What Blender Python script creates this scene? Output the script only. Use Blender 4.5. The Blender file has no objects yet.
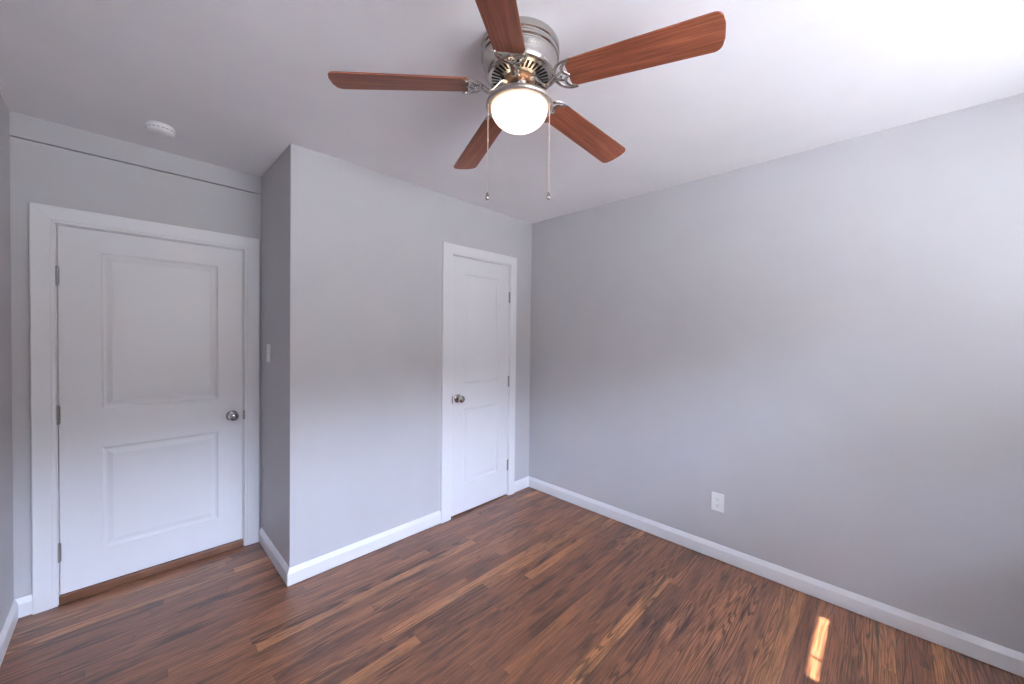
import bpy, bmesh, math, random
from mathutils import Vector, Matrix
PI = math.pi
S = bpy.context.scene
C = S.collection

# ------------------------------------------------------------------ camera
F_PX, YAW, PITCH, ROLL = 377.74, 0.7961, -0.016, 0.0117
CAM = Vector((-2.6233, -2.3285, 1.4007))
fw = Vector((math.sin(YAW), math.cos(YAW), 0)); rt = Vector((math.cos(YAW), -math.sin(YAW), 0)); up = Vector((0, 0, 1))
fw2 = fw * math.cos(PITCH) + up * math.sin(PITCH); up2 = up * math.cos(PITCH) - fw * math.sin(PITCH)
r_ = rt * math.cos(ROLL) + up2 * math.sin(ROLL); u_ = up2 * math.cos(ROLL) - rt * math.sin(ROLL)
cd = bpy.data.cameras.new('camera'); cam = bpy.data.objects.new('camera', cd); C.objects.link(cam)
M = Matrix((r_, u_, -fw2)).transposed().to_4x4(); M.translation = CAM
cam.matrix_world = M
cd.sensor_fit = 'HORIZONTAL'; cd.sensor_width = 36.0; cd.lens = F_PX / 1024 * 36; cd.clip_start = 0.02
S.camera = cam

# ------------------------------------------------------------------ view, world, sun
S.view_settings.view_transform = 'Standard'; S.view_settings.look = 'None'
S.view_settings.gamma = 1.0; S.view_settings.use_curve_mapping = False
S.view_settings.exposure = 0.62
S.cycles.max_bounces = 14; S.cycles.diffuse_bounces = 8
SKY, GROUND, SUN, LAMP = 80.0, 9.5, 36.0, 1.9
SCREEN = .76                            # added dimming sheet: a box has two faces, each passes this share

w = bpy.data.worlds.new('world'); S.world = w; w.use_nodes = True
nt = w.node_tree; nt.nodes.clear()
tc = nt.nodes.new('ShaderNodeTexCoord'); sp = nt.nodes.new('ShaderNodeSeparateXYZ')
rp = nt.nodes.new('ShaderNodeValToRGB'); bg = nt.nodes.new('ShaderNodeBackground'); ow = nt.nodes.new('ShaderNodeOutputWorld')
mr = nt.nodes.new('ShaderNodeMapRange'); mr.inputs[1].default_value = -1; mr.inputs[2].default_value = 1
nt.links.new(tc.outputs['Generated'], sp.inputs[0]); nt.links.new(sp.outputs['Z'], mr.inputs[0])
nt.links.new(mr.outputs[0], rp.inputs[0]); nt.links.new(rp.outputs[0], bg.inputs[0]); nt.links.new(bg.outputs[0], ow.inputs[0])
bg.inputs[1].default_value = 1.0
def ramp(r, stops):
    el = r.color_ramp.elements
    while len(el) > 1: el.remove(el[-1])
    el[0].position = stops[0][0]; el[0].color = (*stops[0][1], 1)
    for p, c in stops[1:]:
        e = el.new(p); e.color = (*c, 1)
g = lambda c, k: tuple(x * k for x in c)
ramp(rp, [(0.0, g((.95, .98, 1.0), GROUND)), (0.47, g((.95, .98, 1.0), GROUND)), (0.50, g((.75, .72, .66), GROUND * .55)),
          (0.62, g((.75, .72, .68), GROUND * .55)), (0.66, g((.62, .74, 1.0), SKY)), (1.0, g((.50, .64, 1.0), SKY))])

SUN_TAN = 0.9231                         # rise of the sun over its run towards +Y
sd = Vector((0.20, 1.0, -SUN_TAN)).normalized()
sl = bpy.data.lights.new('sun', 'SUN'); sl.energy = SUN; sl.angle = math.radians(0.5); sl.color = (1.0, .96, .92)
so = bpy.data.objects.new('sun', sl); C.objects.link(so)
so.rotation_euler = sd.to_track_quat('-Z', 'Y').to_euler(); so.location = (-1.2, -8, 7)

# ------------------------------------------------------------------ room numbers (metres)
H, L, B, D, YB, T = 2.44, 3.008, 1.991, 0.65, -3.25, 0.15
WZ0, WZ1 = 0.96, 2.10
WINS = [(-2.42, -1.18, -.0012), (-.93, -0.375, .019)]      # unseen windows, placed and sized for their light: x0, x1, lift of a slat's inner edge
for wx0, wx1, _ in WINS:
    pl = bpy.data.lights.new('window_portal', 'AREA'); pl.shape = 'RECTANGLE'; pl.size = wx1 - wx0; pl.size_y = WZ1 - WZ0
    pl.cycles.is_portal = True
    po = bpy.data.objects.new('window_portal', pl); C.objects.link(po)
    po.location = ((wx0 + wx1) / 2, YB - T - .05, (WZ0 + WZ1) / 2); po.rotation_euler = (PI / 2, 0, 0)

# ------------------------------------------------------------------ materials
def srgb(r, g_, b):
    f = lambda c: (c / 255 / 12.92) if c / 255 <= .04045 else ((c / 255 + .055) / 1.055) ** 2.4
    return (f(r), f(g_), f(b))
def new_mat(name):
    m = bpy.data.materials.new(name); m.use_nodes = True
    return m, m.node_tree, m.node_tree.nodes['Principled BSDF']
def paint(name, col, rough=.55, bump=.0, scale=220, var=.02, spec=.4):
    m, t, b = new_mat(name)
    n = t.nodes.new('ShaderNodeTexNoise'); n.inputs['Scale'].default_value = 3.0; n.inputs['Detail'].default_value = 3
    c = t.nodes.new('ShaderNodeTexCoord'); t.links.new(c.outputs['Object'], n.inputs['Vector'])
    r = t.nodes.new('ShaderNodeValToRGB'); ramp(r, [(.3, g(col, 1 - var)), (.7, g(col, 1 + var))])
    t.links.new(n.outputs[0], r.inputs[0]); t.links.new(r.outputs[0], b.inputs['Base Color'])
    b.inputs['Roughness'].default_value = rough; b.inputs['Specular IOR Level'].default_value = spec
    if bump:
        n2 = t.nodes.new('ShaderNodeTexNoise'); n2.inputs['Scale'].default_value = scale; n2.inputs['Detail'].default_value = 2
        t.links.new(c.outputs['Object'], n2.inputs['Vector'])
        bp = t.nodes.new('ShaderNodeBump'); bp.inputs['Strength'].default_value = bump; bp.inputs['Distance'].default_value = .002
        t.links.new(n2.outputs[0], bp.inputs['Height']); t.links.new(bp.outputs[0], b.inputs['Normal'])
    return m
def metal(name, col, rough, aniso=0.0):
    m, t, b = new_mat(name)
    b.inputs['Metallic'].default_value = 1; b.inputs['Base Color'].default_value = (*col, 1)
    n = t.nodes.new('ShaderNodeTexNoise'); n.inputs['Scale'].default_value = 60
    c = t.nodes.new('ShaderNodeTexCoord'); t.links.new(c.outputs['Object'], n.inputs['Vector'])
    k = t.nodes.new('ShaderNodeMapRange'); k.inputs[3].default_value = rough * .85; k.inputs[4].default_value = rough * 1.15
    t.links.new(n.outputs[0], k.inputs[0]); t.links.new(k.outputs[0], b.inputs['Roughness'])
    return m
def plain(name, col, rough=.5, metallic=0, spec=.5):
    m, t, b = new_mat(name); b.inputs['Base Color'].default_value = (*col, 1); b.inputs['Roughness'].default_value = rough
    b.inputs['Metallic'].default_value = metallic; b.inputs['Specular IOR Level'].default_value = spec
    return m

WALL = paint('wall_paint', (.53, .522, .538), .5, .12, 260)
CEIL = paint('ceiling_paint', (.87, .86, .885), .7, .25, 160)
TRIM = paint('trim_paint', (.77, .77, .79), .35, 0, var=.008, spec=.5)
DOOR = paint('door_paint', (.76, .758, .778), .38, .04, 120, var=.008, spec=.5)
NICKEL = metal('brushed_nickel', (.50, .47, .44), .22)
CHROME = metal('polished_nickel', (.50, .48, .47), .12)
STEEL = metal('dull_hinge_steel', (.36, .35, .35), .30)
DARK = plain('painted_dark_void', (.025, .018, .014), .6)  # near-black colour stands for shade in the motor and behind the doors
GLOW_METAL = metal('glow_tinted_metal', (.50, .30, .19), .35)  # warm glow leaking from the lamp is put into this base colour
PAN = metal('satin_nickel_pan', (.52, .47, .43), .42)
PLASTIC = plain('white_plastic', (.83, .83, .84), .4)
SLOT = plain('dark_slot', (.10, .10, .11), .6)
BLIND = plain('white_blind_slat', (.85, .85, .84), .5)
CHAIN = metal('chain_metal', (.80, .70, .60), .3)

def wood_floor():
    m, t, b = new_mat('oak_strip_floor')
    N = t.nodes.new; K = t.links.new
    def math_(op, a, bb=None, c=None):
        n = N('ShaderNodeMath'); n.operation = op
        for i, v in enumerate((a, bb, c)):
            if v is None: continue
            if isinstance(v, (int, float)): n.inputs[i].default_value = v
            else: K(v, n.inputs[i])
        return n.outputs[0]
    co = N('ShaderNodeTexCoord'); sx = N('ShaderNodeSeparateXYZ'); K(co.outputs['Object'], sx.inputs[0])
    x, y = sx.outputs['X'], sx.outputs['Y']
    PW, PL = .0572, 1.25
    v = math_('DIVIDE', y, PW); row = math_('FLOOR', v)
    wn = N('ShaderNodeTexWhiteNoise'); wn.noise_dimensions = '1D'; K(row, wn.inputs['W'])
    u = math_('ADD', math_('DIVIDE', x, PL), math_('MULTIPLY', wn.outputs['Value'], 7.3))
    ix = math_('FLOOR', u)
    cv = N('ShaderNodeCombineXYZ'); K(row, cv.inputs[0]); K(ix, cv.inputs[1])
    w2 = N('ShaderNodeTexWhiteNoise'); w2.noise_dimensions = '2D'; K(cv.outputs[0], w2.inputs['Vector'])
    rnd = w2.outputs['Value']
    sc = N('ShaderNodeSeparateColor'); K(w2.outputs['Color'], sc.inputs[0])
    # grain: per-board offset, stretched along the board, with wandering cathedral figure
    off = N('ShaderNodeCombineXYZ'); K(math_('MULTIPLY', sc.outputs[0], 31.0), off.inputs[0]); K(math_('MULTIPLY', sc.outputs[1], 17.0), off.inputs[1])
    add = N('ShaderNodeVectorMath'); add.operation = 'ADD'; K(co.outputs['Object'], add.inputs[0]); K(off.outputs[0], add.inputs[1])
    def noise(scale_vec, s, det, rough=.55, dist=0.0):
        mp = N('ShaderNodeMapping'); mp.inputs['Scale'].default_value = scale_vec; K(add.outputs[0], mp.inputs[0])
        n = N('ShaderNodeTexNoise'); n.inputs['Scale'].default_value = s; n.inputs['Detail'].default_value = det
        n.inputs['Roughness'].default_value = rough; n.inputs['Distortion'].default_value = dist
        K(mp.outputs[0], n.inputs['Vector']); return n.outputs[0]
    fine = noise((.9, 42, 1), 5.0, 5, .66)
    pore = noise((5, 160, 1), 3.0, 3, .6)
    blot = noise((1.1, 7, 1), 2.0, 4, .6, .6)
    # cathedral: contour lines of a stretched noise field
    field = noise((.85, 12, 1), 1.0, 2, .45)
    rings = math_('SINE', math_('MULTIPLY', field, 95.0))
    rings = math_('MULTIPLY', math_('ADD', rings, 1.0), .5)
    rings = math_('POWER', rings, 2.2)
    base = N('ShaderNodeValToRGB'); K(rnd, base.inputs[0])
    ramp(base, [(0, (.18, .073, .037)), (.3, (.235, .095, .046)), (.6, (.28, .115, .054)), (.85, (.34, .146, .064)), (.94, (.45, .205, .084)), (1, (.48, .22, .09))])
    def mix(a, bb, fac, mode='MULTIPLY'):
        n = N('ShaderNodeMix'); n.data_type = 'RGBA'; n.blend_type = mode
        if isinstance(fac, (int, float)): n.inputs[0].default_value = fac
        else: K(fac, n.inputs[0])
        K(a, n.inputs[6])
        if isinstance(bb, tuple): n.inputs[7].default_value = (*bb, 1)
        else: K(bb, n.inputs[7])
        return n.outputs[2]
    def rmp(src, stops):
        r = N('ShaderNodeValToRGB'); K(src, r.inputs[0]); ramp(r, stops); return r.outputs[0]
    c = mix(base.outputs[0], rmp(fine, [(.34, (.24, .22, .22)), (.46, (.80, .78, .77)), (.54, (1.1, 1.1, 1.1)), (.7, (1.4, 1.38, 1.34))]), 1.0)
    c = mix(c, rmp(blot, [(.32, (.36, .36, .41)), (.47, (.95, .95, .96)), (.75, (1.3, 1.25, 1.2))]), 1.0)
    amt = math_('MULTIPLY', math_('POWER', sc.outputs[2], 1.2), .85)
    c = mix(c, rmp(rings, [(.25, (1.10, 1.10, 1.08)), (.8, (.28, .25, .25))]), amt)
    c = mix(c, rmp(pore, [(.36, (.55, .52, .5)), (.46, (1, 1, 1))]), .6)
    # seams between the boards
    fv = math_('FRACT', v); e = math_('MINIMUM', fv, math_('SUBTRACT', 1.0, fv))
    fu = math_('FRACT', u); eu = math_('MINIMUM', fu, math_('SUBTRACT', 1.0, fu))
    seam = math_('MINIMUM', math_('MULTIPLY', e, PW * 1000), math_('MULTIPLY', eu, PL * 1000))
    sm = rmp(math_('DIVIDE', seam, 1.6), [(.25, (.42, .40, .40)), (.8, (1, 1, 1))])
    c = mix(c, sm, .85)
    K(c, b.inputs['Base Color'])
    rr = N('ShaderNodeMapRange'); K(blot, rr.inputs[0]); rr.inputs[3].default_value = .28; rr.inputs[4].default_value = .42
    K(rr.outputs[0], b.inputs['Roughness']); b.inputs['Specular IOR Level'].default_value = .9
    bp = N('ShaderNodeBump'); bp.inputs['Strength'].default_value = .18; bp.inputs['Distance'].default_value = .001
    K(math_('ADD', math_('MULTIPLY', fine, .5), math_('MINIMUM', math_('DIVIDE', seam, 1.6), 1.0)), bp.inputs['Height']); K(bp.outputs[0], b.inputs['Normal'])
    return m
FLOOR = wood_floor()

def blade_wood(name, lo, mid, hi, rough=.3):
    m, t, b = new_mat(name); N = t.nodes.new; K = t.links.new
    co = N('ShaderNodeTexCoord')
    def noise(sv, s, det, dist=0.0):
        mp = N('ShaderNodeMapping'); mp.inputs['Scale'].default_value = sv; K(co.outputs['Object'], mp.inputs[0])
        n = N('ShaderNodeTexNoise'); n.inputs['Scale'].default_value = s; n.inputs['Detail'].default_value = det; n.inputs['Distortion'].default_value = dist
        n.inputs['Roughness'].default_value = .6
        K(mp.outputs[0], n.inputs['Vector']); return n.outputs[0]
    f = noise((1.3, 42, 1), 4, 6); bl = noise((1.2, 12, 1), 2.2, 3, .4)
    a = N('ShaderNodeMath'); a.operation = 'MULTIPLY_ADD'; K(f, a.inputs[0]); a.inputs[1].default_value = .6
    a2 = N('ShaderNodeMath'); a2.operation = 'MULTIPLY'; K(bl, a2.inputs[0]); a2.inputs[1].default_value = .4; K(a2.outputs[0], a.inputs[2])
    r = N('ShaderNodeValToRGB'); K(a.outputs[0], r.inputs[0]); ramp(r, [(.34, lo), (.5, mid), (.66, hi)])
    K(r.outputs[0], b.inputs['Base Color']); b.inputs['Roughness'].default_value = rough; b.inputs['Specular IOR Level'].default_value = .25
    return m
BLADE = blade_wood('walnut_blade', (.11, .028, .013), (.22, .064, .031), (.34, .112, .055))
SADDLE = blade_wood('stained_oak_saddle', (.11, .048, .026), (.17, .075, .040), (.23, .105, .055), .35)

def lit_glass(name, rim, bottom, z_rim, z_bottom):
    """frosted bowl with the bulb low in its middle: warm and dimmer at the rim, white at the bottom"""
    m, t, b = new_mat(name); b.inputs['Base Color'].default_value = (.85, .84, .82, 1); b.inputs['Roughness'].default_value = .4
    co = t.nodes.new('ShaderNodeTexCoord'); sx = t.nodes.new('ShaderNodeSeparateXYZ'); k = t.nodes.new('ShaderNodeMapRange'); r = t.nodes.new('ShaderNodeValToRGB')
    k.inputs[1].default_value = z_rim; k.inputs[2].default_value = z_bottom
    t.links.new(co.outputs['Object'], sx.inputs[0]); t.links.new(sx.outputs['Z'], k.inputs[0]); t.links.new(k.outputs[0], r.inputs[0])
    ramp(r, [(0, g(rim, .5)), (.12, rim), (.34, g(bottom, .8)), (1, bottom)])
    t.links.new(r.outputs[0], b.inputs['Emission Color']); b.inputs['Emission Strength'].default_value = LAMP
    return m
GLOBE = lit_glass('lit_frosted_glass', (.62, .34, .16), (1.0, .80, .60), 2.232 - 2.44, 2.147 - 2.44)

# ------------------------------------------------------------------ helpers
def obj(name, bm, m, parent=None, smooth=None, bevel=0.0, seg=2):
    me = bpy.data.meshes.new(name)
    bmesh.ops.recalc_face_normals(bm, faces=bm.faces)
    bm.to_mesh(me); bm.free()
    for mm in (m if isinstance(m, (list, tuple)) else [m]): me.materials.append(mm)
    o = bpy.data.objects.new(name, me); C.objects.link(o)
    if parent is not None: o.parent = parent
    if smooth is not None:
        for p in me.polygons: p.use_smooth = True
        try: me.set_sharp_from_angle(angle=math.radians(smooth))
        except Exception: pass
    if bevel:
        md = o.modifiers.new('bevel', 'BEVEL'); md.width = bevel; md.segments = seg; md.limit_method = 'ANGLE'; md.angle_limit = math.radians(40)
    return o
def struct(name, bm, m, parent=None, **k):
    o = obj(name, bm, m, parent, **k)
    if parent is None: o['kind'] = 'structure'
    return o
def tag(o, label, cat, group=None):
    o['label'] = label; o['category'] = cat
    if group: o['group'] = group
    return o
def empty(name, loc, label=None, cat=None):
    o = bpy.data.objects.new(name, None); C.objects.link(o); o.location = loc; o.empty_display_size = .1
    if label: tag(o, label, cat)
    return o
def box(bm, x0, x1, y0, y1, z0, z1, mi=0):
    vs = [bm.verts.new((x, y, z)) for x in (x0, x1) for y in (y0, y1) for z in (z0, z1)]
    for f in ((0, 1, 3, 2), (4, 6, 7, 5), (0, 4, 5, 1), (2, 3, 7, 6), (0, 2, 6, 4), (1, 5, 7, 3)):
        bm.faces.new([vs[i] for i in f]).material_index = mi
def lathe(bm, prof, seg=48, cx=0, cy=0, mi=0, close_ends=True, M=None):
    rings = []
    for r, z in prof:
        if r < 1e-6: rings.append([bm.verts.new((cx, cy, z))])
        else: rings.append([bm.verts.new((cx + r * math.cos(2 * PI * i / seg), cy + r * math.sin(2 * PI * i / seg), z)) for i in range(seg)])
    for a, b_ in zip(rings, rings[1:]):
        if len(a) == 1 and len(b_) == 1: continue
        for i in range(seg):
            j = (i + 1) % seg
            if len(a) == 1: f = (a[0], b_[j], b_[i])
            elif len(b_) == 1: f = (a[i], a[j], b_[0])
            else: f = (a[i], a[j], b_[j], b_[i])
            bm.faces.new(f).material_index = mi
    if close_ends:
        for e in (rings[0], rings[-1]):
            if len(e) > 2: bm.faces.new(e).material_index = mi
    if M is not None:
        vs = [v for r in rings for v in r]
        bmesh.ops.transform(bm, matrix=M, verts=vs)
def tube(bm, pts, rad, seg=8, flat=1.0, upv=Vector((0, 0, 1)), mi=0):
    pts = [Vector(p) for p in pts]; n = len(pts)
    rad = rad if isinstance(rad, (list, tuple)) else [rad] * n
    rings = []
    for i, p in enumerate(pts):
        t = (pts[min(i + 1, n - 1)] - pts[max(i - 1, 0)]).normalized()
        a = t.cross(upv)
        if a.length < 1e-4: a = t.cross(Vector((1, 0, 0)))
        a.normalize(); c = a.cross(t).normalized()
        rings.append([bm.verts.new(p + a * rad[i] * math.cos(2 * PI * k / seg) + c * rad[i] * flat * math.sin(2 * PI * k / seg)) for k in range(seg)])
    for A, B_ in zip(rings, rings[1:]):
        for k in range(seg):
            bm.faces.new((A[k], A[(k + 1) % seg], B_[(k + 1) % seg], B_[k])).material_index = mi
    bm.faces.new(rings[0]).material_index = mi; bm.faces.new(rings[-1][::-1]).material_index = mi
def prism(bm, poly, z0, z1, mi=0):
    a = [bm.verts.new((p[0], p[1], z0)) for p in poly]; b_ = [bm.verts.new((p[0], p[1], z1)) for p in poly]
    bm.faces.new(a[::-1]).material_index = mi; bm.faces.new(b_).material_index = mi
    for i in range(len(poly)):
        j = (i + 1) % len(poly); bm.faces.new((a[i], a[j], b_[j], b_[i])).material_index = mi
def sweep(bm, prof, pts, dirs, closed=True):
    """a moulding: prof = [(out, up)], pts = path points, dirs = mitred outward vector at each point, up = +Z"""
    rings = [[bm.verts.new(Vector(p) + Vector(d) * o + Vector((0, 0, u))) for o, u in prof] for p, d in zip(pts, dirs)]
    n = len(prof)
    for A, B_ in zip(rings, rings[1:]):
        for k in range(n):
            bm.faces.new((A[k], A[(k + 1) % n], B_[(k + 1) % n], B_[k]))
    bm.faces.new(rings[0]); bm.faces.new(rings[-1][::-1])

# ------------------------------------------------------------------ shell
D1 = dict(x0=-2.8645, x1=-2.0915, zt=1.9325, zb=.048, a0=-2.951, a1=-2.003, at=2.0226, y=D)     # left door
D2 = dict(x0=-.8925, x1=-.2845, zt=2.0036, zb=.012, a0=-.992, a1=-.2092, at=2.0885, y=0.0)      # narrow door
G = .003                                                                                   # gap round a door slab
X0, X1, Y0, Y1 = -L - T, T, YB - T, D + T
bm = bmesh.new(); box(bm, X0, X1, Y0, Y1, -.1, 0); struct('floor', bm, FLOOR)
bm = bmesh.new(); box(bm, X0, X1, Y0, Y1, H, H + .1); struct('ceiling', bm, CEIL)
bm = bmesh.new(); box(bm, 0, T, YB, T, 0, H); struct('wall_right', bm, WALL)
bm = bmesh.new(); box(bm, -L - T, -L, YB, D, 0, H); struct('wall_left', bm, WALL)
def wall_with_door(name, x0, x1, y, d, jw=.02, groove=None):
    bm = bmesh.new()
    xa, xb, zt = d['x0'] - jw, d['x1'] + jw, d['zt'] + jw
    top = groove or H
    box(bm, x0, xa, y, y + T, 0, top); box(bm, xb, x1, y, y + T, 0, top); box(bm, xa, xb, y, y + T, zt, top)
    if groove:                                     # an open seam below the board along the top of the wall
        box(bm, x0, x1, y + .018, y + T, top, top + .0055); box(bm, x0, x1, y, y + T, top + .0055, H)
    return struct(name, bm, WALL)
wall_with_door('wall_front', -B, 0, 0.0, D2)
wall_with_door('wall_alcove', -L - T, -B + T, D, D1, groove=2.3215)
bm = bmesh.new(); box(bm, -B, -B + T, T, D, 0, H); struct('wall_return', bm, WALL)
bm = bmesh.new()
edges = [X0] + [e for w_ in WINS for e in w_[:2]] + [X1]
for i in range(0, len(edges), 2): box(bm, edges[i], edges[i + 1], YB - T, YB, 0, H)
for wx0, wx1, _ in WINS:
    box(bm, wx0, wx1, YB - T, YB, 0, WZ0); box(bm, wx0, wx1, YB - T, YB, WZ1, H)
struct('wall_back', bm, WALL)

# unseen windows: frame, sill, plus a dimming sheet and blinds added to shape light
def dimmer_mat():
    m, t, b = new_mat('dimmer_sheet'); tr = t.nodes.new('ShaderNodeBsdfTransparent'); mx = t.nodes.new('ShaderNodeMixShader')
    b.inputs['Base Color'].default_value = (.05, .05, .05, 1); b.inputs['Roughness'].default_value = .8; mx.inputs[0].default_value = 1 - SCREEN
    t.links.new(tr.outputs[0], mx.inputs[1]); t.links.new(b.outputs[0], mx.inputs[2])
    t.links.new(mx.outputs[0], t.nodes['Material Output'].inputs[0]); return m
DIMMER = dimmer_mat()
SLW, SLP, fwid = .050, .040, .035
zlow = 1.0966                         # the open slit between the bottom rail and the sill
for wi, (wx0, wx1, lift) in enumerate(WINS):
    bm = bmesh.new()
    box(bm, wx0, wx0 + fwid, YB - T + .01, YB - .08, WZ0, WZ1); box(bm, wx1 - fwid, wx1, YB - T + .01, YB - .08, WZ0, WZ1)
    box(bm, wx0 + fwid, wx1 - fwid, YB - T + .01, YB - .08, WZ1 - fwid, WZ1); box(bm, wx0 + fwid, wx1 - fwid, YB - T + .01, YB - .08, WZ0, WZ0 + .105)  # bottom rail made tall to block stray low light
    win = struct('window_%d' % (wi + 1), bm, TRIM)
    bm = bmesh.new(); box(bm, wx0, wx1, YB - T - .004, YB - T - .003, WZ0, 1.50); obj('added_dimmer_sheet', bm, DIMMER, win)  # added sheet that dims the sun strip on the floor
    bm = bmesh.new(); box(bm, wx0 - .06, wx1 + .06, YB, YB + .045, WZ0 - .03, WZ0)
    struct('trim_%d' % (11 + wi), bm, TRIM, bevel=.004)
    bl = empty('window_blind', ((wx0 + wx1) / 2, YB - .05, WZ1),
               ('wide' if wi == 0 else 'narrow') + ' white horizontal slat blind, unseen, added to shape the light, in the ' + ('left' if wi == 0 else 'right') + ' window of the back wall', 'blind')  # unseen blind added to bounce sun upward and cut the sky
    bw = (wx1 - wx0) / 2 - .004
    n_sl = int((WZ1 - .05 - zlow - .02) / SLP)
    bm = bmesh.new(); box(bm, -bw, bw, -.02, .03, -.045, 0); obj('head_rail', bm, BLIND, bl)
    bm = bmesh.new()
    for k in range(n_sl):
        z = zlow + .026 + SLP * k - WZ1
        prof = [(-SLW / 2, -lift), (0, .0018), (SLW / 2, lift), (SLW / 2, lift + .0012), (0, .0030), (-SLW / 2, .0012 - lift)]
        a = [bm.verts.new((-bw, y + .006, z + zz)) for y, zz in prof]; b_ = [bm.verts.new((bw, y + .006, z + zz)) for y, zz in prof]
        for i in range(6): bm.faces.new((a[i], a[(i + 1) % 6], b_[(i + 1) % 6], b_[i]))
        bm.faces.new(a); bm.faces.new(b_[::-1])
    obj('slats', bm, BLIND, bl)
    bm = bmesh.new(); box(bm, -bw, bw, -.019, .031, zlow - WZ1, zlow + .014 - WZ1); obj('bottom_rail', bm, BLIND, bl)
    cx_ = bw - .350
    bm = bmesh.new(); tube(bm, [(cx_, .036, -.04), (cx_, .036, WZ0 - WZ1 + .005)], .0065, 6); obj('pull_cord', bm, BLIND, bl)

# ------------------------------------------------------------------ baseboards
BH, BT = .096, .0155
prof = [(0, .0045), (BT, .0045), (BT, .070), (BT * .88, .074), (BT * .35, .092), (BT * .22, BH), (0, BH)]
def base(name, pts, dirs):
    bm = bmesh.new(); sweep(bm, prof, pts, dirs); return struct(name, bm, TRIM)
base('baseboard_right', [(0, YB, 0), (0, 0, 0)], [(-1, 0, 0), (-1, -1, 0)])
base('baseboard_front', [(D2['a0'], 0, 0), (-B, 0, 0)], [(0, -1, 0), (-1, -1, 0)])
base('baseboard_return', [(-B, 0, 0), (-B, D - .020, 0)], [(-1, -1, 0), (-1, 0, 0)])
base('baseboard_corner', [(0, 0, 0), (D2['a1'], 0, 0)], [(-1, -1, 0), (0, -1, 0)])
base('baseboard_alcove', [(D1['a0'], D, 0), (-L, D, 0)], [(0, -1, 0), (1, -1, 0)])
base('baseboard_left', [(-L, D, 0), (-L, YB, 0)], [(1, -1, 0), (1, 0, 0)])

# painted board along the top of the alcove wall
bm = bmesh.new(); box(bm, -L, -B, D - .004, D, 2.327, H); struct('trim_1', bm, WALL)

# ------------------------------------------------------------------ door casings, jambs, saddles
def casing(name, d, y):
    """three mitred boards of flat casing with a small bead on the opening side"""
    bm = bmesh.new()
    xi0, xi1, zi = d['x0'] - .006, d['x1'] + .006, d['zt'] + .006
    wl, wr, wt = xi0 - d['a0'], d['a1'] - xi1, d['at'] - zi
    def pr(wd): return [(0, 0), (0, .012), (.004, .0145), (.014, .0145), (.017, .017), (wd - .004, .019), (wd, .016), (wd, 0)]
    gp = .0005
    def piece(sections):
        rings = [[bm.verts.new(p) for p in s] for s in sections]
        n = len(rings[0])
        for k in range(n):
            bm.faces.new((rings[0][k], rings[0][(k + 1) % n], rings[1][(k + 1) % n], rings[1][k]))
        bm.faces.new(rings[0]); bm.faces.new(rings[1][::-1])
    L_ = pr(wl); R_ = pr(wr); T_ = pr(wt)
    piece([[(xi0 - o, y - dp, 0) for o, dp in L_], [(xi0 - o, y - dp, zi + o * wt / wl - gp) for o, dp in L_]])
    piece([[(xi1 + o, y - dp, 0) for o, dp in R_], [(xi1 + o, y - dp, zi + o * wt / wr - gp) for o, dp in R_]])
    piece([[(xi0 - o * wl / wt + gp, y - dp, zi + o) for o, dp in T_], [(xi1 + o * wr / wt - gp, y - dp, zi + o) for o, dp in T_]])
    return struct(name, bm, TRIM)
casing('trim_2', D1, D); casing('trim_3', D2, 0.0)
def jamb(name, d, y):
    bm = bmesh.new(); a, b_, zt = d['x0'] - G, d['x1'] + G, d['zt'] + G
    o = .0169
    box(bm, a - o, a, y, y + T, 0, zt + o); box(bm, b_, b_ + o, y, y + T, 0, zt + o); box(bm, a, b_, y, y + T, zt, zt + o)
    s0, s1 = y + .046, y + .075                      # door stop behind the slab
    box(bm, a, a + .014, s0, s1, 0, zt); box(bm, b_ - .014, b_, s0, s1, 0, zt); box(bm, a + .014, b_ - .014, s0, s1, zt - .014, zt)
    return struct(name, bm, TRIM)
jamb('trim_4', D1, D); jamb('trim_5', D2, 0.0)
bm = bmesh.new(); box(bm, D1['x0'] - G, D1['x1'] + G, D - .010, D + T, 0, .044); struct('trim_7', bm, SADDLE, bevel=.005)
bm = bmesh.new(); box(bm, D2['x0'] - G, D2['x1'] + G, .006, T, 0, .008); struct('trim_8', bm, SADDLE, bevel=.002)
# near-black boards added behind the doors to keep the gap under them dark
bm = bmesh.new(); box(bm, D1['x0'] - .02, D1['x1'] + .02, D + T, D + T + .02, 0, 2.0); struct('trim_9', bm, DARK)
bm = bmesh.new(); box(bm, D2['x0'] - .02, D2['x1'] + .02, T, T + .02, 0, 2.05); struct('trim_10', bm, DARK)

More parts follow.
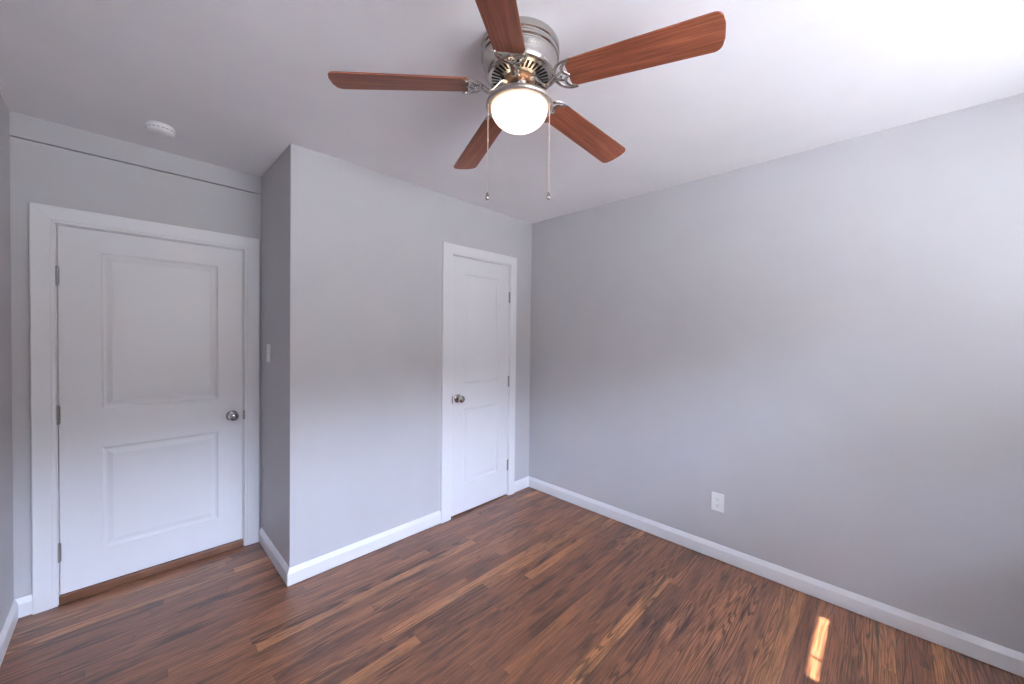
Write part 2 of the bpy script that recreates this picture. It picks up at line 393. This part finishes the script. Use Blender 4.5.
# ------------------------------------------------------------------ doors
def panel_door(name, d, panels, label):
    """panels = [(x0, x1, z0, z1)] in metres; the slab's front is at y"""
    y, x0, x1, z0, z1 = d['y'] + .002, d['x0'], d['x1'], d['zb'], d['zt']
    bm = bmesh.new()
    px0, px1 = panels[0][0], panels[0][1]
    xs = [x0, px0, px1, x1]
    zs = [z0, panels[1][2], panels[1][3], panels[0][2], panels[0][3], z1]
    V = {}
    def v(x, yy, z):
        k = (round(x, 5), round(yy, 5), round(z, 5))
        if k not in V: V[k] = bm.verts.new((x, yy, z))
        return V[k]
    for i in range(3):
        for j in range(5):
            a, b_, c, e = xs[i], xs[i + 1], zs[j], zs[j + 1]
            if i == 1 and j in (1, 3):
                prev = [v(a, y, c), v(b_, y, c), v(b_, y, e), v(a, y, e)]
                for ins, dep in ((.003, .0035), (.009, .0075), (.014, .0085), (.019, .0085), (.026, .0068), (.040, .0028), (.043, .0024)):
                    cur = [v(a + ins, y + dep, c + ins), v(b_ - ins, y + dep, c + ins), v(b_ - ins, y + dep, e - ins), v(a + ins, y + dep, e - ins)]
                    for k in range(4): bm.faces.new((prev[k], prev[(k + 1) % 4], cur[(k + 1) % 4], cur[k]))
                    prev = cur
                bm.faces.new(prev)
            else:
                bm.faces.new((v(a, y, c), v(b_, y, c), v(b_, y, e), v(a, y, e)))
    # sides and back
    yb = y + .040
    ring_f = [v(x, y, z0) for x in xs] + [v(x1, y, z) for z in zs[1:]] + [v(x, y, z1) for x in xs[-2::-1]] + [v(x0, y, z) for z in zs[-2:0:-1]]
    ring_b = [bm.verts.new((q.co.x, yb, q.co.z)) for q in ring_f]
    n = len(ring_f)
    for k in range(n): bm.faces.new((ring_f[k], ring_f[(k + 1) % n], ring_b[(k + 1) % n], ring_b[k]))
    bm.faces.new(ring_b)
    o = struct(name, bm, DOOR); o['label'] = label
    return o
d1 = panel_door('door_1', D1, [(-2.716, -2.218, .984, 1.818), (-2.716, -2.218, .228, .776)], 'wide white two-panel door in the alcove at the left')
d2 = panel_door('door_2', D2, [(-.777, -.400, 1.025, 1.880), (-.777, -.400, .240, .824)], 'narrow white two-panel closet door near the room corner')

def hinge(parent, x, y, z):
    bm = bmesh.new()
    for k in range(5):
        lathe(bm, [(.0058, -.045 + .018 * k + .0006), (.0062, -.045 + .018 * k + .002), (.0062, -.045 + .018 * k + .016), (.0058, -.045 + .018 * k + .0176)], 12)
    lathe(bm, [(.0001, .050), (.004, .049), (.0055, .0455), (.0040, .0452)], 12, close_ends=False)
    lathe(bm, [(.0040, -.0452), (.0055, -.0455), (.004, -.049), (.0001, -.050)], 12, close_ends=False)
    box(bm, -.008, .008, .0035, .007, -.044, .044)
    o = obj('hinge', bm, STEEL, parent, smooth=40); o.location = (x, y - .0045, z)
def knob(parent, x, y, z):
    bm = bmesh.new(); R = Matrix.Rotation(PI / 2, 4, 'X')
    lathe(bm, [(.0, .0), (.032, 0), (.033, .003), (.031, .006), (.022, .010), (.014, .012), (.0125, .024), (.014, .032),
               (.0215, .038), (.0265, .046), (.0275, .053), (.0255, .060), (.018, .066), (.008, .068), (0, .068)], 40, M=R, close_ends=False)
    o = obj('door_knob', bm, CHROME, parent, smooth=50); o.location = (x, y, z)
    bm = bmesh.new(); box(bm, -.0035, .0035, -.0700, -.0672, -.0012, .0012)
    lathe(bm, [(0, .0675), (.0075, .0675), (.0075, .0692), (0, .0692)], 16, M=R, close_ends=False)
    k = obj('lock_button', bm, STEEL, o)
def latch(parent, x, y, z):
    bm = bmesh.new(); box(bm, -.0028, .0115, -.0025, .004, -.029, .029)
    lathe(bm, [(0, .0), (.007, 0), (.006, .004), (0, .005)], 12, M=Matrix.Translation((.004, -.002, 0)) @ Matrix.Rotation(PI / 2, 4, 'X'), close_ends=False)
    o = obj('strike_plate', bm, STEEL, parent, bevel=.001); o.location = (x, y, z)
for z in (1.678, .972, .268): hinge(d1, D1['x0'] - .002, D, z)
knob(d1, -2.148, D + .002, .868); latch(d1, D1['x1'] + .001, D - .012, .866)
for z in (1.735, 1.003, .268): hinge(d2, D2['x1'] + .002, 0.0, z)
knob(d2, -.836, .002, .914); latch(d2, D2['x0'] - .010, -.012, .912)

# ------------------------------------------------------------------ small wall and ceiling fittings
# duplex outlet on the right wall
ol = empty('wall_outlet', (0, -1.605, .363), 'white duplex electrical outlet plate low on the right wall', 'outlet')
bm = bmesh.new(); box(bm, -.006, 0, -.0365, .0365, -.058, .058); obj('cover_plate', bm, PLASTIC, ol, bevel=.003)
for s in (-1, 1):
    bm = bmesh.new()
    poly = []
    for k in range(24):
        a = 2 * PI * k / 24; yy = .0172 * math.cos(a); zz = max(-.0135, min(.0135, .0172 * math.sin(a)))
        poly.append((yy, zz))
    a = [bm.verts.new((-.0056, p[0], p[1] + s * .0195)) for p in poly]; b_ = [bm.verts.new((-.0078, p[0], p[1] + s * .0195)) for p in poly]
    for i in range(24): bm.faces.new((a[i], a[(i + 1) % 24], b_[(i + 1) % 24], b_[i]))
    bm.faces.new(a); bm.faces.new(b_[::-1])
    rc = obj('receptacle', bm, PLASTIC, ol)
    bm = bmesh.new()
    for yy, hh in ((-.0063, .0040), (.0063, .0033)): box(bm, -.0081, -.0076, yy - .001, yy + .001, s * .0195 + .003 - hh, s * .0195 + .003 + hh)
    lathe(bm, [(0, .0076), (.0023, .0076), (.0023, .0081), (0, .0081)], 10, M=Matrix.Translation((0, 0, s * .0195 - .0075)) @ Matrix.Rotation(-PI / 2, 4, 'Y'), close_ends=False)
    obj('slots', bm, SLOT, rc)
bm = bmesh.new(); lathe(bm, [(0, .0055), (.0032, .0055), (.0028, .0074), (0, .0078)], 14, M=Matrix.Rotation(-PI / 2, 4, 'Y'), close_ends=False); obj('screw', bm, PLASTIC, ol)

# switch on the side of the bump-out, beside the alcove door
sw = empty('light_switch', (-B, .435, 1.275), 'white light switch plate beside the alcove door', 'switch')
bm = bmesh.new(); box(bm, -.007, 0, -.036, .036, -.057, .057); obj('cover_plate', bm, PLASTIC, sw, bevel=.003)
bm = bmesh.new()
a = [(-.0065, -.012), (-.0085, -.012), (-.0165, .006), (-.0155, .011), (-.0065, .003)]
va = [bm.verts.new((x, -.005, z)) for x, z in a]; vb = [bm.verts.new((x, .005, z)) for x, z in a]
for i in range(5): bm.faces.new((va[i], va[(i + 1) % 5], vb[(i + 1) % 5], vb[i]))
bm.faces.new(va); bm.faces.new(vb[::-1]); obj('toggle', bm, PLASTIC, sw)
for z in (-.03, .03):
    bm = bmesh.new(); lathe(bm, [(0, .006), (.0032, .006), (.0028, .0082), (0, .0086)], 14, M=Matrix.Translation((0, 0, z)) @ Matrix.Rotation(-PI / 2, 4, 'Y'), close_ends=False); obj('screw', bm, PLASTIC, sw)

# smoke detector on the ceiling of the alcove
sm = empty('smoke_detector', (-2.497, .300, H), 'round white smoke detector on the ceiling before the alcove door', 'smoke detector')
bm = bmesh.new(); lathe(bm, [(0, 0), (.052, 0), (.052, -.010), (.049, -.012), (0, -.012)], 40, close_ends=False); obj('base', bm, PLASTIC, sm, smooth=40)
bm = bmesh.new(); lathe(bm, [(0, -.011), (.056, -.011), (.057, -.018), (.054, -.032), (.044, -.040), (.026, -.042), (0, -.042)], 40, close_ends=False)
cv = obj('cover', bm, PLASTIC, sm, smooth=50)
bm = bmesh.new()
for k in range(20):
    a = 2 * PI * k / 20; tube(bm, [(.0558 * math.cos(a), .0558 * math.sin(a), -.0225), (.0558 * math.cos(a + .2), .0558 * math.sin(a + .2), -.0225)], .0015, 5)
obj('vents', bm, SLOT, cv)
bm = bmesh.new(); lathe(bm, [(0, -.041), (.009, -.041), (.009, -.0435), (.007, -.044), (0, -.044)], 16, cx=.02, cy=-.015, close_ends=False); obj('test_button', bm, PLASTIC, cv)

# ------------------------------------------------------------------ ceiling fan
FX, FY = -1.6263, -1.3766
fan = empty('ceiling_fan', (FX, FY, H), 'brushed nickel ceiling fan with five wooden blades and a lit bowl light', 'ceiling fan')
Z = lambda z: z - H
bm = bmesh.new()
lathe(bm, [(0, 0), (.130, 0), (.138, Z(2.437)), (.1405, Z(2.430)), (.1405, Z(2.412)), (.136, Z(2.409)), (.1345, Z(2.405)), (.136, Z(2.402)), (.1395, Z(2.399)), (.1395, Z(2.391)),
           (.1345, Z(2.387)), (.1335, Z(2.383)), (.1350, Z(2.380)), (.1345, Z(2.374)), (.1300, Z(2.368)), (.1275, Z(2.350)), (.1245, Z(2.337)), (.1180, Z(2.329)), (.1120, Z(2.327)),
           (.1100, Z(2.330)), (.1100, Z(2.345)), (0, Z(2.345))], 72, close_ends=False)
obj('motor_housing', bm, NICKEL, fan, smooth=35)
bm = bmesh.new()                                   # the slotted underside of the housing
def annulus(r0, r1, z0, z1, th): lathe(bm, [(r0, z0), (r1, z1), (r1, z1 - th), (r0, z0 - th), (r0, z0)], 72, close_ends=False)
annulus(.102, .1125, Z(2.329), Z(2.330), .003); annulus(.060, .072, Z(2.323), Z(2.325), .003)
NR = 36
for k in range(NR):
    a = 2 * PI * (k + .5) / NR; c, s = math.cos(a), math.sin(a)
    q = []
    for r, hw, z in ((.070, .0030, Z(2.3245)), (.104, .0042, Z(2.329))):
        for sg in (-1, 1): q.append((r * c - sg * hw * s, r * s + sg * hw * c, z))
    vt = [bm.verts.new(p) for p in q]; vb = [bm.verts.new((p[0], p[1], p[2] - .003)) for p in q]
    for f in ((0, 1, 3, 2), ): bm.faces.new([vt[i] for i in f]); bm.faces.new([vb[i] for i in f][::-1])
    for i, j in ((0, 1), (1, 3), (3, 2), (2, 0)): bm.faces.new((vt[i], vt[j], vb[j], vb[i]))
obj('vent_grille', bm, NICKEL, fan, smooth=30)
bm = bmesh.new(); lathe(bm, [(.110, Z(2.3375)), (.058, Z(2.3375)), (.058, Z(2.334)), (.110, Z(2.334))], 48, close_ends=True)  # dark ring behind the slots, shade put into its colour
obj('dark_backing_ring', bm, DARK, fan)
bm = bmesh.new()
lathe(bm, [(0, Z(2.336)), (.052, Z(2.336)), (.056, Z(2.330)), (.056, Z(2.318)), (.050, Z(2.312)), (.040, Z(2.310)), (.0, Z(2.310))], 40, close_ends=False)
for k in range(10):
    a = 2 * PI * k / 10; tube(bm, [(.044 * math.cos(a), .044 * math.sin(a), Z(2.313)), (.044 * math.cos(a), .044 * math.sin(a), Z(2.306))], .004, 8)
obj('flywheel', bm, GLOW_METAL, fan, smooth=40)  # coppery tint carries the lamp's leaked glow
# light kit: neck, pan, glass bowl, two pull chains
bm = bmesh.new()
lathe(bm, [(0, Z(2.312)), (.036, Z(2.312)), (.037, Z(2.300)), (.041, Z(2.296)), (.041, Z(2.286)), (.038, Z(2.283)), (.038, Z(2.262)), (.041, Z(2.259)), (.041, Z(2.252)), (.036, Z(2.248)), (.0, Z(2.248))], 40, close_ends=False)
obj('switch_housing', bm, NICKEL, fan, smooth=40)
bm = bmesh.new()
lathe(bm, [(.059, Z(2.2532)), (.090, Z(2.2500)), (.108, Z(2.2450)), (.117, Z(2.2385)), (.1215, Z(2.2310)), (.1215, Z(2.2270)), (.1185, Z(2.2232)),
           (.1150, Z(2.2215)), (.1080, Z(2.2200)), (.1045, Z(2.2205)), (.1030, Z(2.2230)), (.1030, Z(2.2400)), (.090, Z(2.2460)), (.059, Z(2.2497)), (.059, Z(2.2532))], 72, close_ends=False)
for k in range(4):                                  # four spokes carry the pan; the lamp glows up through the gaps between them
    a = 2 * PI * (k + .5) / 4; tube(bm, [(.036 * math.cos(a), .036 * math.sin(a), Z(2.2512)), (.070 * math.cos(a), .070 * math.sin(a), Z(2.2512))], .004, 6)
pan = obj('light_pan', bm, PAN, fan, smooth=40)
bm = bmesh.new()
pr_ = [(.0985, Z(2.232)), (.1005, Z(2.224)), (.1010, Z(2.217))]
for k in range(1, 13):
    a = PI / 2 * k / 12; pr_.append((.1010 * math.cos(a), Z(2.217) - .070 * math.sin(a)))
pr_[-1] = (0, pr_[-1][1])
lathe(bm, pr_, 56, close_ends=False)
obj('glass_bowl', bm, GLOBE, fan, smooth=60)
# blades and their irons
PHI, PIT, DR, ZB = -1.298, -.204, .063, Z(2.299)
RB, RI, WT, WR = .65, .184, .124, .105
tilt = Matrix.Rotation(DR, 4, 'Y') @ Matrix.Rotation(PIT, 4, 'X')
def blade_outline():
    pts = []
    def corner(cx, cy, r, a0, a1, n=7):
        for i in range(n + 1):
            a = a0 + (a1 - a0) * i / n; pts.append((cx + r * math.cos(a), cy + r * math.sin(a)))
    rt_, rr = .026, .012
    corner(RI + rr, -WR / 2 + rr, rr, PI, 1.5 * PI)
    corner(RB - rt_ - .004, -WT / 2 + rt_, rt_, 1.5 * PI, 2 * PI - .06)
    for i in range(1, 6):                                     # a slightly bowed tip
        y = (-WT / 2 + rt_) + (WT - 2 * rt_) * i / 6; pts.append((RB - .0035 * (2 * abs(y) / WT) ** 2, y))
    corner(RB - rt_ - .004, WT / 2 - rt_, rt_, .06, .5 * PI)
    corner(RI + rr, WR / 2 - rr, rr, .5 * PI, PI)
    return pts
bm = bmesh.new(); prism(bm, blade_outline(), 0, .006)
blade0 = obj('blade', bm, BLADE, fan, bevel=.0012)
bm = bmesh.new()
iz = -.0035
def P3(s, w_, z=iz): return tilt @ Vector((s, w_, z))
nrm = (tilt.to_3x3() @ Vector((0, 0, 1)))
arc, rad = [], []
for i in range(29):
    t = math.radians(-98 + 196 * i / 28)
    arc.append(P3(.197 - .060 * math.cos(t), .055 * math.sin(t))); rad.append(.0068 - .0042 * abs(i / 14 - 1) ** 2)
tube(bm, arc, rad, 8, .55, nrm)
inner = [(.205, .0545), (.194, .050), (.181, .043), (.172, .033), (.169, .022), (.173, .012), (.181, .005), (.188, 0)]
inner = inner + [(s, -w_) for s, w_ in inner[-2::-1]]
tube(bm, [P3(s, w_) for s, w_ in inner], [.0026, .0042, .0054, .006, .006, .006, .0052, .0045, .0052, .006, .006, .006, .0054, .0042, .0026], 8, .55, nrm)
for sg in (-1, 1): tube(bm, [P3(.140, sg * .005), P3(.156, sg * .013), P3(.170, sg * .020)], [.006, .005, .005], 8, .55, nrm)
for sg in (-1, 0, 1):                                         # screw heads
    p = P3(.193 if sg else .160, sg * .047, iz - .002); tube(bm, [p - nrm * .0022, p + nrm * .003], [.0040, .0052], 10)
# the arm that swoops down from the flywheel and out to the blade
e = P3(.140, 0)
arm = []
for i in range(15):
    t = i / 14; r = .046 + (e.x - .046) * t
    z0_, z1_ = Z(2.3155) - ZB, e.z
    arm.append((r, e.y * t, z0_ + (z1_ - z0_) * (3 * t * t - 2 * t ** 3) - .022 * math.sin(PI * t ** 1.5) ** 2))
tube(bm, arm, [.0135 - .0035 * math.sin(PI * i / 14) for i in range(15)], 10, .6)
iron0 = obj('blade_iron', bm, NICKEL, fan, smooth=50)
for k in range(5):
    if k: b_ = blade0.copy(); C.objects.link(b_); b_.parent = fan; ir = iron0.copy(); C.objects.link(ir); ir.parent = fan
    else: b_, ir = blade0, iron0
    rz = Matrix.Rotation(PHI + 2 * PI * k / 5, 4, 'Z')
    b_.matrix_local = Matrix.Translation((0, 0, ZB)) @ rz @ tilt
    ir.matrix_local = Matrix.Translation((0, 0, ZB)) @ rz
# pull chains
def chain(dx, dy, z_end, label_fob):
    bm = bmesh.new(); z = Z(2.226)
    tube(bm, [(dx * 1.04, dy * 1.04, z + .004), (dx * 1.04, dy * 1.04, z - .012)], .0032, 8)
    x, y = dx * 1.04, dy * 1.04
    zz = z - .012
    tube(bm, [(x, y, zz), (x, y, Z(z_end))], .0012, 5)
    while zz > Z(z_end):
        lathe(bm, [(.0, .0016), (.0018, .0009), (.0022, 0), (.0018, -.0009), (.0, -.0016)], 6, M=Matrix.Translation((x, y, zz)), close_ends=False); zz -= .0042
    zc = Z(2.232 - (2.232 - z_end) * .42)
    lathe(bm, [(0, .006), (.0025, .005), (.003, 0), (.0025, -.005), (0, -.006)], 8, M=Matrix.Translation((x, y, zc)), close_ends=False)
    c = obj('pull_chain', bm, CHAIN, fan, smooth=50)
    bm = bmesh.new()
    lathe(bm, [(0, .004), (.0022, .003), (.003, 0), (.0055, -.006), (.0075, -.013), (.0072, -.019), (.004, -.0235), (0, -.0245)], 20, M=Matrix.Translation((x, y, Z(z_end))), close_ends=False)
    obj('pull_fob', bm, CHROME, c, smooth=60)
rr = .1105
ca = Vector((rt.x, rt.y, 0)); cf = Vector((-fw.x, -fw.y, 0))
v1 = (-ca * .97 + cf * .22) * rr; v2 = (ca * .92 + cf * .30) * rr
chain(v1.x, v1.y, 1.908, ''); chain(v2.x, v2.y, 1.908, '')
